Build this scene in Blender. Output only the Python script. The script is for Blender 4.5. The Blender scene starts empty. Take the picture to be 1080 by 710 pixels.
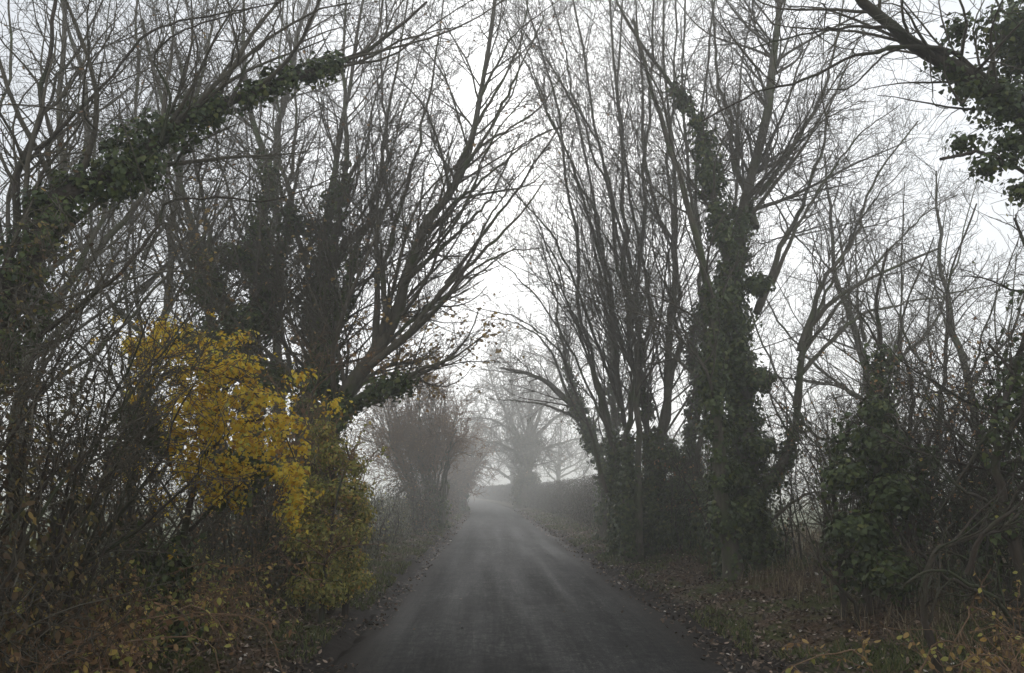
import bpy, math, numpy as np
from mathutils import Vector
R = math.radians
sc = bpy.context.scene
COL = sc.collection

# ------------------------------------------------------------------ camera
F_PX, W_PX, H_PX = 850.0, 1080.0, 710.0
CAM_H = 1.45
HOR_Y, VP_X = 518.0, 516.0
PITCH = math.atan((HOR_Y - H_PX/2)/F_PX)
YAW = math.atan((W_PX/2 - VP_X)/F_PX*math.cos(PITCH))        # turned a little to the right of the lane
cam_d = bpy.data.cameras.new('camera'); cam = bpy.data.objects.new('camera', cam_d); COL.objects.link(cam)
cam.location = (0, 0, CAM_H); cam.rotation_euler = (R(90)+PITCH, 0, -YAW)
cam_d.sensor_width = 36; cam_d.lens = 36*F_PX/W_PX; cam_d.clip_start = .05; cam_d.clip_end = 2000
sc.camera = cam

# ------------------------------------------------------------------ world, sun, exposure
SUN_EL, SUN_ROT = R(26), R(5)
w = bpy.data.worlds.new('World'); sc.world = w; w.use_nodes = True
nt = w.node_tree; nt.nodes.clear()
out = nt.nodes.new('ShaderNodeOutputWorld'); bg = nt.nodes.new('ShaderNodeBackground')
sky = nt.nodes.new('ShaderNodeTexSky'); sky.sky_type = 'NISHITA'; sky.sun_disc = False
sky.sun_elevation = SUN_EL; sky.sun_rotation = SUN_ROT; sky.dust_density = 3
hs = nt.nodes.new('ShaderNodeHueSaturation'); hs.inputs['Saturation'].default_value = .12
mx = nt.nodes.new('ShaderNodeMixRGB'); mx.inputs[0].default_value = .70; mx.inputs[2].default_value = (5.75, 6.2, 6.8, 1)   # cloud layer over the sky
nt.links.new(sky.outputs[0], hs.inputs['Color']); nt.links.new(hs.outputs[0], mx.inputs[1])
nt.links.new(mx.outputs[0], bg.inputs[0]); bg.inputs[1].default_value = .10
nt.links.new(bg.outputs[0], out.inputs[0])
sun_d = bpy.data.lights.new('sun', 'SUN'); sun_d.energy = .7; sun_d.angle = R(60); sun_d.color = (1, .98, .95)
sun = bpy.data.objects.new('sun', sun_d); COL.objects.link(sun)
sun.rotation_euler = (R(90)-SUN_EL, 0, R(180)-SUN_ROT)
vs = sc.view_settings; vs.view_transform = 'Standard'; vs.look = 'None'; vs.gamma = 1; vs.use_curve_mapping = False
vs.exposure = 0.53
HAZE_DENSITY = .0078
cy = sc.cycles
cy.use_denoising = True; cy.denoiser = 'OPENIMAGEDENOISE'
cy.max_bounces = 8; cy.diffuse_bounces = 3; cy.glossy_bounces = 2; cy.transmission_bounces = 2
cy.volume_bounces = 6; cy.transparent_max_bounces = 4
cy.use_adaptive_sampling = False
cy.caustics_reflective = False; cy.caustics_refractive = False

# ------------------------------------------------------------------ helpers
rng = np.random.default_rng(7)
cp, sp, cyw, syw = math.cos(PITCH), math.sin(PITCH), math.cos(YAW), math.sin(YAW)
FWD = np.array([syw*cp, cyw*cp, sp]); RIGHT = np.array([cyw, -syw, 0]); UP = np.cross(RIGHT, FWD)
def at(px, py, Y):
    """point at distance Y along the lane seen at that place of the photograph (used only to lay out real positions)"""
    d = RIGHT*(px-W_PX/2) + UP*(H_PX/2-py) + FWD*F_PX
    return np.array([0, 0, CAM_H]) + d*(Y/d[1])
def project(P):
    v = P - np.array([0, 0, CAM_H])
    z = v@FWD
    return W_PX/2 + F_PX*(v@RIGHT)/np.maximum(z, .01), H_PX/2 - F_PX*(v@UP)/np.maximum(z, .01), z
def in_view(P, m=.10):
    x, y, z = project(P)
    return (z > .5) & (x > -m*W_PX) & (x < (1+m)*W_PX) & (y > -m*1.3*H_PX) & (y < (1+m)*H_PX)

def xc(Y):                                   # centre line of the lane
    Y = np.asarray(Y, float); u = np.maximum(0, Y-40)
    return .40 - .00050*u**2
ROAD_W = 1.80
def sstep(a, b, x):
    t = np.clip((x-a)/(b-a), 0, 1); return t*t*(3-2*t)
def vnoise(x, y, seed=0):
    xi, yi = np.floor(x).astype(int), np.floor(y).astype(int); xf, yf = x-xi, y-yi
    def h(a, b):
        n = (a*374761393 + b*668265263 + seed*1442695) & 0x7fffffff
        n = ((n ^ (n >> 13))*1274126177) & 0x7fffffff
        return ((n ^ (n >> 16)) & 0xffff)/65535.
    u, v = xf*xf*(3-2*xf), yf*yf*(3-2*yf)
    return (h(xi, yi)*(1-u)+h(xi+1, yi)*u)*(1-v) + (h(xi, yi+1)*(1-u)+h(xi+1, yi+1)*u)*v
def ground(x, Y):
    x = np.asarray(x, float); Y = np.asarray(Y, float)
    s = np.abs(x-xc(Y)) - ROAD_W + .18*(vnoise(Y*.7, x*0+3, 4)-.5)
    right = x > xc(Y)
    z = -.05 + .10*sstep(-.05, .35, s) + np.where(right, .34, .24)*sstep(.5, 2.4, s) - .2*sstep(4.5, 9, s)
    lump = .10*(vnoise(x*2.2, Y*2.2, 1)-.5) + .05*(vnoise(x*6, Y*6, 2)-.5) + .035*(vnoise(x*15, Y*15, 3)-.5)
    return z + lump*sstep(-.05, .35, s)

def mesh_obj(name, V, loops, starts, mat, parent=None, smooth=True, loc=None):
    me = bpy.data.meshes.new(name)
    V = np.asarray(V, np.float32)
    if loc is not None: V = V - np.asarray(loc, np.float32)
    me.vertices.add(len(V)); me.vertices.foreach_set('co', V.ravel())
    me.loops.add(len(loops)); me.loops.foreach_set('vertex_index', np.asarray(loops, np.int32))
    me.polygons.add(len(starts)); me.polygons.foreach_set('loop_start', np.asarray(starts, np.int32))
    me.update(calc_edges=True)
    if smooth: me.polygons.foreach_set('use_smooth', np.ones(len(starts), bool))
    me.materials.append(mat)
    o = bpy.data.objects.new(name, me); COL.objects.link(o)
    if parent is not None: o.parent = parent
    return o
def tubes(sets):
    """sets: list of (P (N,K,3), R (N,K), sides) -> V, loops, starts (quads)"""
    Vs, Fs, off = [], [], 0
    for P, Rr, S in sets:
        N, K, _ = P.shape
        if N == 0: continue
        T = np.gradient(P, axis=1); T /= np.linalg.norm(T, axis=2, keepdims=True)+1e-9
        m = P[:, -1]-P[:, 0]; m /= np.linalg.norm(m, axis=1, keepdims=True)+1e-9
        ref = np.where(np.abs(m[:, 2:3]) < .8, np.array([[0, 0, 1.]]), np.array([[1., 0, 0]]))
        ref = np.cross(m, ref)[:, None, :]
        A = np.cross(T, ref); A /= np.linalg.norm(A, axis=2, keepdims=True)+1e-9
        B = np.cross(T, A)
        th = np.arange(S)*2*np.pi/S
        V = P[:, :, None, :] + Rr[:, :, None, None]*(A[:, :, None, :]*np.cos(th)[None, None, :, None] + B[:, :, None, :]*np.sin(th)[None, None, :, None])
        idx = (np.arange(N*K*S).reshape(N, K, S)) + off
        a = idx[:, :-1, :]; b = idx[:, 1:, :]
        Fs.append(np.stack([a, np.roll(a, -1, 2), np.roll(b, -1, 2), b], -1).reshape(-1, 4))
        Vs.append(V.reshape(-1, 3)); off += N*K*S
    if not Vs: return None
    Fq = np.concatenate(Fs)
    return np.concatenate(Vs), Fq.ravel(), np.arange(len(Fq))*4
def tube_obj(name, sets, mat, parent=None, loc=None):
    r = tubes(sets)
    if r is None: return None
    return mesh_obj(name, *r, mat, parent, True, loc)

# leaf templates: x across, y along the leaf from its stalk, z out; fans of triangles
def fan(pts, fold=.18):
    pts = np.array(pts, float); n = len(pts)
    V = np.concatenate([[[0, .45, 0]], np.c_[pts, -fold*np.abs(pts[:, 0])]])
    F = np.array([[0, 1+i, 1+(i+1) % n] for i in range(n)])
    return V, F
KITE = (np.array([[0, 0, 0], [.42, .5, -.1], [0, 1, 0], [-.42, .5, -.1]]), np.array([[0, 1, 2], [0, 2, 3]]))
IVY = fan([(0, 0), (.3, -.05), (.55, .25), (.35, .45), (.3, .6), (0, 1), (-.3, .6), (-.35, .45), (-.55, .25), (-.3, -.05)])
MAPLE = fan([(0, 0), (.28, .02), (.42, .2), (.6, .45), (.28, .5), (.25, .8), (0, 1.05), (-.25, .8), (-.28, .5), (-.6, .45), (-.42, .2), (-.28, .02)])
OVAL = fan([(0, 0), (.25, .2), (.3, .5), (.16, .82), (0, 1), (-.16, .82), (-.3, .5), (-.25, .2)])
def leaves(P, out, size, tpl, rg, droop=.6, flat=None):
    """one leaf per point; out (N,3) is the way the face looks"""
    N = len(P); V0, F0 = tpl
    n = out + rg.normal(0, .45, (N, 3)); n /= np.linalg.norm(n, axis=1, keepdims=True)+1e-9
    yv = rg.normal(0, 1, (N, 3)); yv[:, 2] -= droop*2
    yv -= (yv*n).sum(1, keepdims=True)*n; yv /= np.linalg.norm(yv, axis=1, keepdims=True)+1e-9
    xv = np.cross(yv, n)
    s = size*rg.uniform(.6, 1.3, N)
    V = P[:, None, :] + s[:, None, None]*(V0[None, :, 0:1]*xv[:, None, :] + V0[None, :, 1:2]*yv[:, None, :] + V0[None, :, 2:3]*n[:, None, :])
    k = len(V0)
    Fa = (F0[None] + (np.arange(N)*k)[:, None, None]).reshape(-1, 3)
    return V.reshape(-1, 3), Fa
def leaf_obj(name, parts, mat, parent=None, loc=None):
    Vs, Fs, off = [], [], 0
    for V, Fa in parts:
        if len(V) == 0: continue
        Vs.append(V); Fs.append(Fa+off); off += len(V)
    if not Vs: return None
    Fa = np.concatenate(Fs)
    return mesh_obj(name, np.concatenate(Vs), Fa.ravel(), np.arange(len(Fa))*3, mat, parent, False, loc)

def tag(o, label=None, cat=None, group=None, kind=None):
    if label: o['label'] = label
    if cat: o['category'] = cat
    if group: o['group'] = group
    if kind: o['kind'] = kind
    return o
def empty(name, loc):
    o = bpy.data.objects.new(name, None); o.empty_display_size = .3
    o.location = tuple(float(v) for v in loc); COL.objects.link(o); return o

# ------------------------------------------------------------------ materials
def material(name):
    m = bpy.data.materials.new(name); m.use_nodes = True
    n = m.node_tree; b = n.nodes['Principled BSDF']
    return m, n, b
def ramp(n, stops, fac, interp='LINEAR'):
    r = n.nodes.new('ShaderNodeValToRGB'); e = r.color_ramp.elements; r.color_ramp.interpolation = interp
    while len(e) < len(stops): e.new(.5)
    for i, (p, c) in enumerate(stops): e[i].position = p; e[i].color = (*c, 1)
    n.links.new(fac, r.inputs[0]); return r.outputs[0]
def noise(n, scale, detail=4, vec=None, rough=.6):
    t = n.nodes.new('ShaderNodeTexNoise'); t.inputs['Scale'].default_value = scale
    t.inputs['Detail'].default_value = detail; t.inputs['Roughness'].default_value = rough
    if vec is not None: n.links.new(vec, t.inputs['Vector'])
    return t.outputs['Fac']
def mixc(n, fac, a, b, mode='MIX'):
    m = n.nodes.new('ShaderNodeMixRGB'); m.blend_type = mode
    for s, v in ((0, fac), (1, a), (2, b)):
        if hasattr(v, 'is_output'): n.links.new(v, m.inputs[s])
        elif s == 0: m.inputs[0].default_value = v
        else: m.inputs[s].default_value = (*v, 1)
    return m.outputs[0]
def mathn(n, op, a, b=0., c=None, clamp=False):
    m = n.nodes.new('ShaderNodeMath'); m.operation = op; m.use_clamp = clamp
    for i, v in enumerate((a, b) if c is None else (a, b, c)):
        if hasattr(v, 'is_output'): n.links.new(v, m.inputs[i])
        else: m.inputs[i].default_value = v
    return m.outputs[0]
def bark(name, c0, c1, moss=None, scale=1.):
    m, n, b = material(name)
    tc = n.nodes.new('ShaderNodeTexCoord'); mp = n.nodes.new('ShaderNodeMapping')
    mp.inputs['Scale'].default_value = (14*scale, 14*scale, 3*scale); n.links.new(tc.outputs['Object'], mp.inputs[0])
    f = noise(n, 1.6, 6, mp.outputs[0], .7)
    c = ramp(n, [(.3, c0), (.7, c1)], f)
    if moss:
        f2 = noise(n, 2.2, 4, tc.outputs['Object'])
        fm = ramp(n, [(.48, (0, 0, 0)), (.62, (1, 1, 1))], f2)
        c = mixc(n, fm, c, moss)
    n.links.new(c, b.inputs['Base Color']); b.inputs['Roughness'].default_value = .85
    bp = n.nodes.new('ShaderNodeBump'); bp.inputs['Strength'].default_value = .7; bp.inputs['Distance'].default_value = .02
    n.links.new(f, bp.inputs['Height']); n.links.new(bp.outputs[0], b.inputs['Normal'])
    return m
def leafmat(name, stops, rough=.5, trans=.25, spec=.3):
    m, n, b = material(name)
    g = n.nodes.new('ShaderNodeNewGeometry')
    c = ramp(n, stops, g.outputs['Random Per Island'])
    n.links.new(c, b.inputs['Base Color']); b.inputs['Roughness'].default_value = rough
    b.inputs['Specular IOR Level'].default_value = spec
    if trans:
        t = n.nodes.new('ShaderNodeBsdfTranslucent'); n.links.new(c, t.inputs[0])
        ms = n.nodes.new('ShaderNodeMixShader'); ms.inputs[0].default_value = trans
        n.links.new(b.outputs[0], ms.inputs[1]); n.links.new(t.outputs[0], ms.inputs[2])
        n.links.new(ms.outputs[0], n.nodes['Material Output'].inputs[0])
    return m
M = {}
M['bark'] = bark('bark_grey_brown', (.065, .055, .038), (.17, .145, .10), (.085, .10, .035))
M['bark_dark'] = bark('bark_dark', (.030, .022, .014), (.085, .062, .040), (.05, .055, .022))
M['twig'] = bark('twig_bark', (.066, .056, .038), (.155, .130, .088))
M['twig_brown'] = bark('twig_bark_brown', (.15, .088, .048), (.30, .185, .10))
M['ivy'] = leafmat('ivy_leaves', [(0, (.034, .052, .012)), (.5, (.068, .096, .020)), (.85, (.105, .135, .03)), (1, (.18, .185, .05))], .42, .12, .4)
M['ivy_warm'] = leafmat('ivy_leaves_olive', [(0, (.045, .050, .018)), (.6, (.095, .10, .032)), (1, (.17, .14, .05))], .45, .15)
M['yellow'] = leafmat('yellow_maple_leaves', [(0, (.30, .15, .04)), (.12, (.60, .34, .03)), (.35, (.86, .60, .05)), (.8, (.92, .72, .10)), (.93, (.62, .58, .10)), (1, (.32, .36, .08))], .55, .5)
M['olive'] = leafmat('olive_hedge_leaves', [(0, (.16, .17, .04)), (.45, (.33, .32, .08)), (.8, (.50, .43, .10)), (1, (.60, .33, .09))], .55, .35)
M['brown'] = leafmat('brown_withered_leaves', [(0, (.15, .08, .04)), (.5, (.30, .165, .08)), (1, (.46, .29, .12))], .65, .35)
M['dark_leaf'] = leafmat('dark_withered_leaves', [(0, (.07, .045, .024)), (.45, (.15, .095, .046)), (.75, (.16, .15, .045)), (1, (.38, .25, .08))], .65, .3)
M['hedge_leaf'] = leafmat('clipped_hedge_leaves', [(0, (.020, .018, .011)), (.6, (.048, .038, .022)), (1, (.10, .065, .035))], .6, .15)
M['tan'] = leafmat('tan_leaves', [(0, (.28, .16, .06)), (.6, (.45, .29, .10)), (1, (.60, .42, .14))], .6, .4)
M['litter'] = leafmat('fallen_leaves', [(0, (.045, .032, .022)), (.5, (.105, .072, .046)), (.88, (.20, .135, .088)), (.97, (.42, .30, .22)), (1, (.65, .60, .52))], .6, 0)
M['grass'] = leafmat('verge_grass_blades', [(0, (.06, .08, .022)), (.6, (.12, .14, .04)), (1, (.22, .20, .08))], .6, .2)
M['straw'] = leafmat('dead_stalks', [(0, (.10, .07, .04)), (.6, (.20, .15, .085)), (1, (.36, .29, .18))], .7, .2)

# ------------------------------------------------------------------ ground, road, fields
def grid_obj(name, xs, ys, zf, mat, shift=None, attrs=None):
    X, Y = np.meshgrid(xs, ys); 
    if shift is not None: X = X + shift(Y)
    Z = zf(X, Y); V = np.stack([X, Y, Z], -1).reshape(-1, 3)
    nx, ny = len(xs), len(ys); i = np.arange(nx*ny).reshape(ny, nx)
    Fq = np.stack([i[:-1, :-1], i[:-1, 1:], i[1:, 1:], i[1:, :-1]], -1).reshape(-1, 4)
    o = mesh_obj(name, V, Fq.ravel(), np.arange(len(Fq))*4, mat)
    if attrs:
        for k, v in attrs.items():
            a = o.data.attributes.new(k, 'FLOAT', 'POINT'); a.data.foreach_set('value', v(X, Y).ravel().astype(np.float32))
    return o
# soil / verge material, driven by how far the point lies from the kerbless road edge
gm, n, b = material('verge_and_field')
tc = n.nodes.new('ShaderNodeTexCoord'); P3 = tc.outputs['Object']
at_ = n.nodes.new('ShaderNodeAttribute'); at_.attribute_name = 'edge'; edge = at_.outputs['Fac']
n1 = noise(n, 1.1, 5, P3); n2 = noise(n, 9, 6, P3, .7); n3 = noise(n, 38, 4, P3, .7)
mud = ramp(n, [(.3, (.018, .014, .011)), (.7, (.05, .040, .032))], n2)
lit = ramp(n, [(.3, (.035, .022, .014)), (.5, (.11, .070, .042)), (.68, (.20, .135, .085))], n3)
moss = ramp(n, [(.3, (.04, .045, .016)), (.7, (.13, .135, .045))], n3)
field = ramp(n, [(.3, (.13, .15, .075)), (.7, (.22, .22, .13))], n2)
fsel = ramp(n, [(.44, (0, 0, 0)), (.58, (1, 1, 1))], n1)
verge = mixc(n, fsel, lit, moss)
e1 = mathn(n, 'ADD', edge, mathn(n, 'MULTIPLY', n2, .8))
m1 = ramp(n, [(.62, (0, 0, 0)), (.95, (1, 1, 1))], e1)
c = mixc(n, m1, mud, verge)
e2 = mathn(n, 'MULTIPLY', mathn(n, 'SUBTRACT', edge, 3.2), .6, clamp=True)
c = mixc(n, e2, c, field)
n.links.new(c, b.inputs['Base Color']); b.inputs['Roughness'].default_value = .9; b.inputs['Specular IOR Level'].default_value = .12
bp = n.nodes.new('ShaderNodeBump'); bp.inputs['Strength'].default_value = 1.; bp.inputs['Distance'].default_value = .03
n.links.new(mathn(n, 'ADD', n2, mathn(n, 'MULTIPLY', n3, .5)), bp.inputs['Height']); n.links.new(bp.outputs[0], b.inputs['Normal'])
half = np.r_[np.linspace(0, 1.4, 4)[:-1], np.linspace(1.4, 5.5, 70), np.geomspace(5.8, 260, 36)]
half = half[half <= 256]; xs = np.r_[-half[::-1], half[1:]]
ys = np.r_[np.linspace(-12, 1.5, 12)[:-1], np.linspace(1.5, 20, 220)[:-1], np.linspace(20, 60, 200)[:-1], np.geomspace(60, 480, 70)]
tag(grid_obj('ground', xs, ys, ground, gm, shift=lambda Y: xc(np.minimum(Y, 160)), attrs={'edge': lambda X, Y: np.abs(X-xc(np.minimum(Y, 160)))-ROAD_W}), kind='structure')

rm, n, b = material('wet_asphalt')
at_ = n.nodes.new('ShaderNodeAttribute'); at_.attribute_name = 'across'; u = at_.outputs['Fac']
tc = n.nodes.new('ShaderNodeTexCoord'); P3 = tc.outputs['Object']
mp = n.nodes.new('ShaderNodeMapping'); mp.inputs['Scale'].default_value = (2.6, .12, 1); n.links.new(P3, mp.inputs[0])
mp2 = n.nodes.new('ShaderNodeMapping'); mp2.inputs['Scale'].default_value = (9, .3, 1); n.links.new(P3, mp2.inputs[0])
ns = noise(n, 1, 5, mp.outputs[0]); ns2 = noise(n, 1, 4, mp2.outputs[0]); ng = noise(n, 75, 4, P3, .85); nb = noise(n, .8, 4, P3)
nm = noise(n, 9, 6, P3, .8)
mp3 = n.nodes.new('ShaderNodeMapping'); mp3.inputs['Scale'].default_value = (26, 1.6, 1); n.links.new(P3, mp3.inputs[0]); ns3 = noise(n, 1, 5, mp3.outputs[0], .75)
base = ramp(n, [(.36, (.008, .008, .0075)), (.56, (.034, .033, .031)), (.68, (.115, .110, .102))], ng)
streak = ramp(n, [(.30, (.88, .88, .88)), (.5, (1, 1, 1)), (.72, (1.10, 1.1, 1.09))], ns)
c = mixc(n, 1., base, streak, 'MULTIPLY')
streak2 = ramp(n, [(.32, (.75, .75, .75)), (.5, (1, 1, 1)), (.68, (1.35, 1.33, 1.3))], ns2)
c = mixc(n, 1., c, streak2, 'MULTIPLY')
c = mixc(n, 1., c, ramp(n, [(.40, (.68, .68, .68)), (.5, (1, 1, 1)), (.62, (1.55, 1.53, 1.5))], ns3), 'MULTIPLY')
c = mixc(n, 1., c, ramp(n, [(.40, (.55, .55, .55)), (.5, (1, 1, 1)), (.60, (1.7, 1.66, 1.6))], nm), 'MULTIPLY')
# wheel tracks are worn lighter, mud dragged in from both edges
au = mathn(n, 'ABSOLUTE', u)
tr = mathn(n, 'SUBTRACT', 1., mathn(n, 'MULTIPLY', mathn(n, 'ABSOLUTE', mathn(n, 'SUBTRACT', au, .72)), 3.2), clamp=True)
tr = mathn(n, 'MULTIPLY', tr, ns, clamp=True)
c = mixc(n, 1., c, ramp(n, [(.42, (.66, .65, .64)), (.56, (1.12, 1.12, 1.12))], nb), 'MULTIPLY')
c = mixc(n, mathn(n, 'MULTIPLY', tr, .28), c, (.062, .060, .056))
em = mathn(n, 'ADD', mathn(n, 'MULTIPLY', mathn(n, 'SUBTRACT', au, 1.22), 2.6), mathn(n, 'MULTIPLY', mathn(n, 'SUBTRACT', nm, .5), 2.4), clamp=True)
c = mixc(n, em, c, (.032, .025, .020))
n.links.new(c, b.inputs['Base Color'])
rr = ramp(n, [(.35, (.60, .60, .60)), (.7, (.85, .85, .85))], ns); n.links.new(rr, b.inputs['Roughness'])
b.inputs['Specular IOR Level'].default_value = .12
bp = n.nodes.new('ShaderNodeBump'); bp.inputs['Strength'].default_value = .8; bp.inputs['Distance'].default_value = .012
n.links.new(mathn(n, 'ADD', ng, mathn(n, 'MULTIPLY', nm, .6)), bp.inputs['Height']); n.links.new(bp.outputs[0], b.inputs['Normal'])
rx = np.linspace(-1.86, 1.86, 63)
ry = np.r_[np.linspace(-12, 40, 520)[:-1], np.linspace(40, 200, 200)]
def road_z(X, Y):
    a = X-xc(Y); return .035 - .015*(a/1.8)**2*1. - .004*np.cos(2*np.pi*np.clip(np.abs(a)/1.44, 0, 1)) - .10*sstep(1.68, 1.82, np.abs(a)+.16*(vnoise(X*0+np.sign(a)*5, Y*1.7, 12)-.5)+.12*(vnoise(X*7, Y*7, 13)-.5)) + .006*(vnoise(X*2, Y*1.3, 9)-.5)
tag(grid_obj('road', rx, ry, road_z, rm, shift=xc, attrs={'across': lambda X, Y: X-xc(Y)}), kind='structure')

# ------------------------------------------------------------------ growing woody plants
def catmull(pts, K):
    pts = np.asarray(pts, float)
    if len(pts) == 2: t = np.linspace(0, 1, K)[:, None]; return pts[0]*(1-t)+pts[1]*t
    p = np.vstack([2*pts[0]-pts[1], pts, 2*pts[-1]-pts[-2]]); m = len(pts)-1
    s = np.linspace(0, m-1e-6, K); i = s.astype(int); f = (s-i)[:, None]
    a, b_, c_, d_ = p[i], p[i+1], p[i+2], p[i+3]
    return .5*((2*b_)+(-a+c_)*f+(2*a-5*b_+4*c_-d_)*f**2+(-a+3*b_-3*c_+d_)*f**3)
def main(px, r0, r1, rg, K=26, root=False, wob=.012, flare=1.5):
    """px: list of (px, py, Y); a smooth limb through those points"""
    P = catmull([at(*p) for p in px], K)
    L = np.linalg.norm(P[-1]-P[0])
    nz = np.cumsum(rg.normal(0, wob*L/5, (K, 3)), axis=0); nz -= np.linspace(0, 1, K)[:, None]*nz[-1]
    P = P + nz*np.sin(np.linspace(0, np.pi, K))[:, None]
    if not root and r0 < .2: r0 *= .72; r1 *= .8
    t = np.linspace(0, 1, K); Rr = r0+(r1-r0)*t**.7
    Rr *= 1+.07*np.sin(t*23+rg.random()*6)+rg.normal(0, .03, K)
    if root:
        P[0, 2] = ground(P[0, 0], P[0, 1])-.15
        Rr *= 1+flare*.45*np.exp(-t*K/1.6)
    return P, Rr
def spawn(P, Rr, n, t0, t1, lf, ang, up, wig, K, rr, rg, lmax=9., lmin=.1, rmin=.0030, bias=None, wt=None, tp=1., cull=.12, taper=.8):
    N, Kp, _ = P.shape
    if N == 0: return np.zeros((0, K, 3)), np.zeros((0, K))
    L = np.linalg.norm(np.diff(P, axis=1), axis=2).sum(1)
    tot = int(L.sum()*n)
    if tot == 0: return np.zeros((0, K, 3)), np.zeros((0, K))
    par = rg.choice(N, tot, p=L/L.sum()); t = t0+(t1-t0)*rg.random(tot)**tp
    f = t*(Kp-1); i = np.minimum(f.astype(int), Kp-2); fr = (f-i)[:, None]
    base = P[par, i]*(1-fr)+P[par, i+1]*fr
    tan = P[par, i+1]-P[par, i]; tan /= np.linalg.norm(tan, axis=1, keepdims=True)+1e-9
    rad = Rr[par, i]*(1-fr[:, 0])+Rr[par, i+1]*fr[:, 0]
    q = rg.normal(0, 1, (tot, 3)); q -= (q*tan).sum(1, keepdims=True)*tan; q /= np.linalg.norm(q, axis=1, keepdims=True)+1e-9
    a = np.radians(rg.uniform(ang[0], ang[1], tot))[:, None]
    d = tan*np.cos(a)+q*np.sin(a)
    if bias is not None: d = d+np.array(bias)*rg.random((tot, 1))
    d /= np.linalg.norm(d, axis=1, keepdims=True)
    ln = np.clip(L[par]*rg.uniform(lf[0], lf[1], tot)*(1-.4*t), lmin, lmax)
    r0 = np.maximum(np.minimum(rad*rr*rg.uniform(.7, 1, tot), ln*.0125+.0012), rmin)
    Q = np.zeros((tot, K, 3)); Q[:, 0] = base
    cur = rg.normal(0, 1, (tot, 3))
    for k in range(1, K):
        cur = cur*.5+rg.normal(0, 1, (tot, 3))*.8
        d = d+cur*wig; d[:, 2] += up; d /= np.linalg.norm(d, axis=1, keepdims=True)
        Q[:, k] = Q[:, k-1]+d*(ln/(K-1))[:, None]
    s = np.linspace(0, 1, K)[None]
    RR = np.maximum(r0[:, None]*(1-taper*s), rmin*.75)
    ok = in_view(Q[:, 0], cull) | in_view(Q[:, -1], cull)
    ok &= (Q[:, -1, 1] > 2.2) & (Q[:, 0, 1] > 2.0)
    ok &= ~((Q[:, -1, 2] < 2.7) & (np.abs(Q[:, -1, 0]-xc(Q[:, -1, 1])) < 1.25) & (Q[:, -1, 1] < 45))       # nothing grows into the traffic
    ok &= Q[:, :, 2].min(1) > -.1
    return Q[ok], RR[ok]
def pts_on(P, Rr, n_per_m, rg, t0=0., t1=1.):
    N, K, _ = P.shape
    if N == 0: return np.zeros((0, 3)), np.zeros((0, 3)), np.zeros(0)
    L = np.linalg.norm(np.diff(P, axis=1), axis=2).sum(1); tot = int(L.sum()*n_per_m)
    if tot == 0: return np.zeros((0, 3)), np.zeros((0, 3)), np.zeros(0)
    par = rg.choice(N, tot, p=L/L.sum()); f = (t0+(t1-t0)*rg.random(tot))*(K-1); i = np.minimum(f.astype(int), K-2); fr = (f-i)[:, None]
    pos = P[par, i]*(1-fr)+P[par, i+1]*fr; tan = P[par, i+1]-P[par, i]
    return pos, tan/(np.linalg.norm(tan, axis=1, keepdims=True)+1e-9), Rr[par, i]
def ivy_on(P, Rr, thick, rg, dens=1., t0=0., t1=1., size=.055, tpl=IVY, clump=(.10, .26), cpm=9, per=46):
    """clumps of ivy leaves round one limb"""
    pos, tan, rad = pts_on(P[None], Rr[None], cpm, rg, t0, t1)
    if len(pos) == 0: return []
    q = rg.normal(0, 1, pos.shape); q -= (q*tan).sum(1, keepdims=True)*tan; q /= np.linalg.norm(q, axis=1, keepdims=True)+1e-9
    w_ = vnoise(pos[:, 0]*2.3+pos[:, 2]*2.9, pos[:, 1]*1.7+pos[:, 2]*1.3, 77); L0 = np.linalg.norm(P[0]-P[-1])
    fade = np.clip(np.linalg.norm(pos-(P[int(t1*(len(P)-1))])[None], axis=1)/(.22*L0+.1), .12, 1)
    kp = rg.random(len(pos)) < np.clip((.35+1.3*w_)*(.4+.6*fade), 0, 1); pos, tan, rad, q, w_, fade = pos[kp], tan[kp], rad[kp], q[kp], w_[kp], fade[kp]
    if len(pos) == 0: return []
    cr = rg.uniform(*clump, len(pos))
    ctr = pos+q*(rad*.9+thick*fade*(.3+1.3*w_)*rg.random(len(pos)))[:, None]
    k = max(3, int(per*dens)); d = rg.normal(0, 1, (len(pos), k, 3)); d /= np.linalg.norm(d, axis=2, keepdims=True)
    pp = (ctr[:, None, :]+d*(cr[:, None]*rg.uniform(.35, 1.1, (len(pos), k)))[:, :, None]).reshape(-1, 3)
    dd = (d+q[:, None, :]*.8).reshape(-1, 3); dd[:, 2] += .25
    ok = in_view(pp, .15)
    return [leaves(pp[ok], dd[ok], size, tpl, rg)]
def blob_leaves(ctrs, radii, n, size, tpl, rg, shell=.35, flat=.75):
    ctrs = np.asarray(ctrs); radii = np.asarray(radii)
    w_ = radii**2; k = rg.choice(len(ctrs), n, p=w_/w_.sum())
    d = rg.normal(0, 1, (n, 3)); d /= np.linalg.norm(d, axis=1, keepdims=True)
    pp = ctrs[k]+d*(radii[k]*rg.uniform(shell, 1.05, n))[:, None]*np.array([1, 1, flat])
    ok = in_view(pp, .15); d[:, 2] += .3
    return leaves(pp[ok], d[ok], size, tpl, rg)

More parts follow.
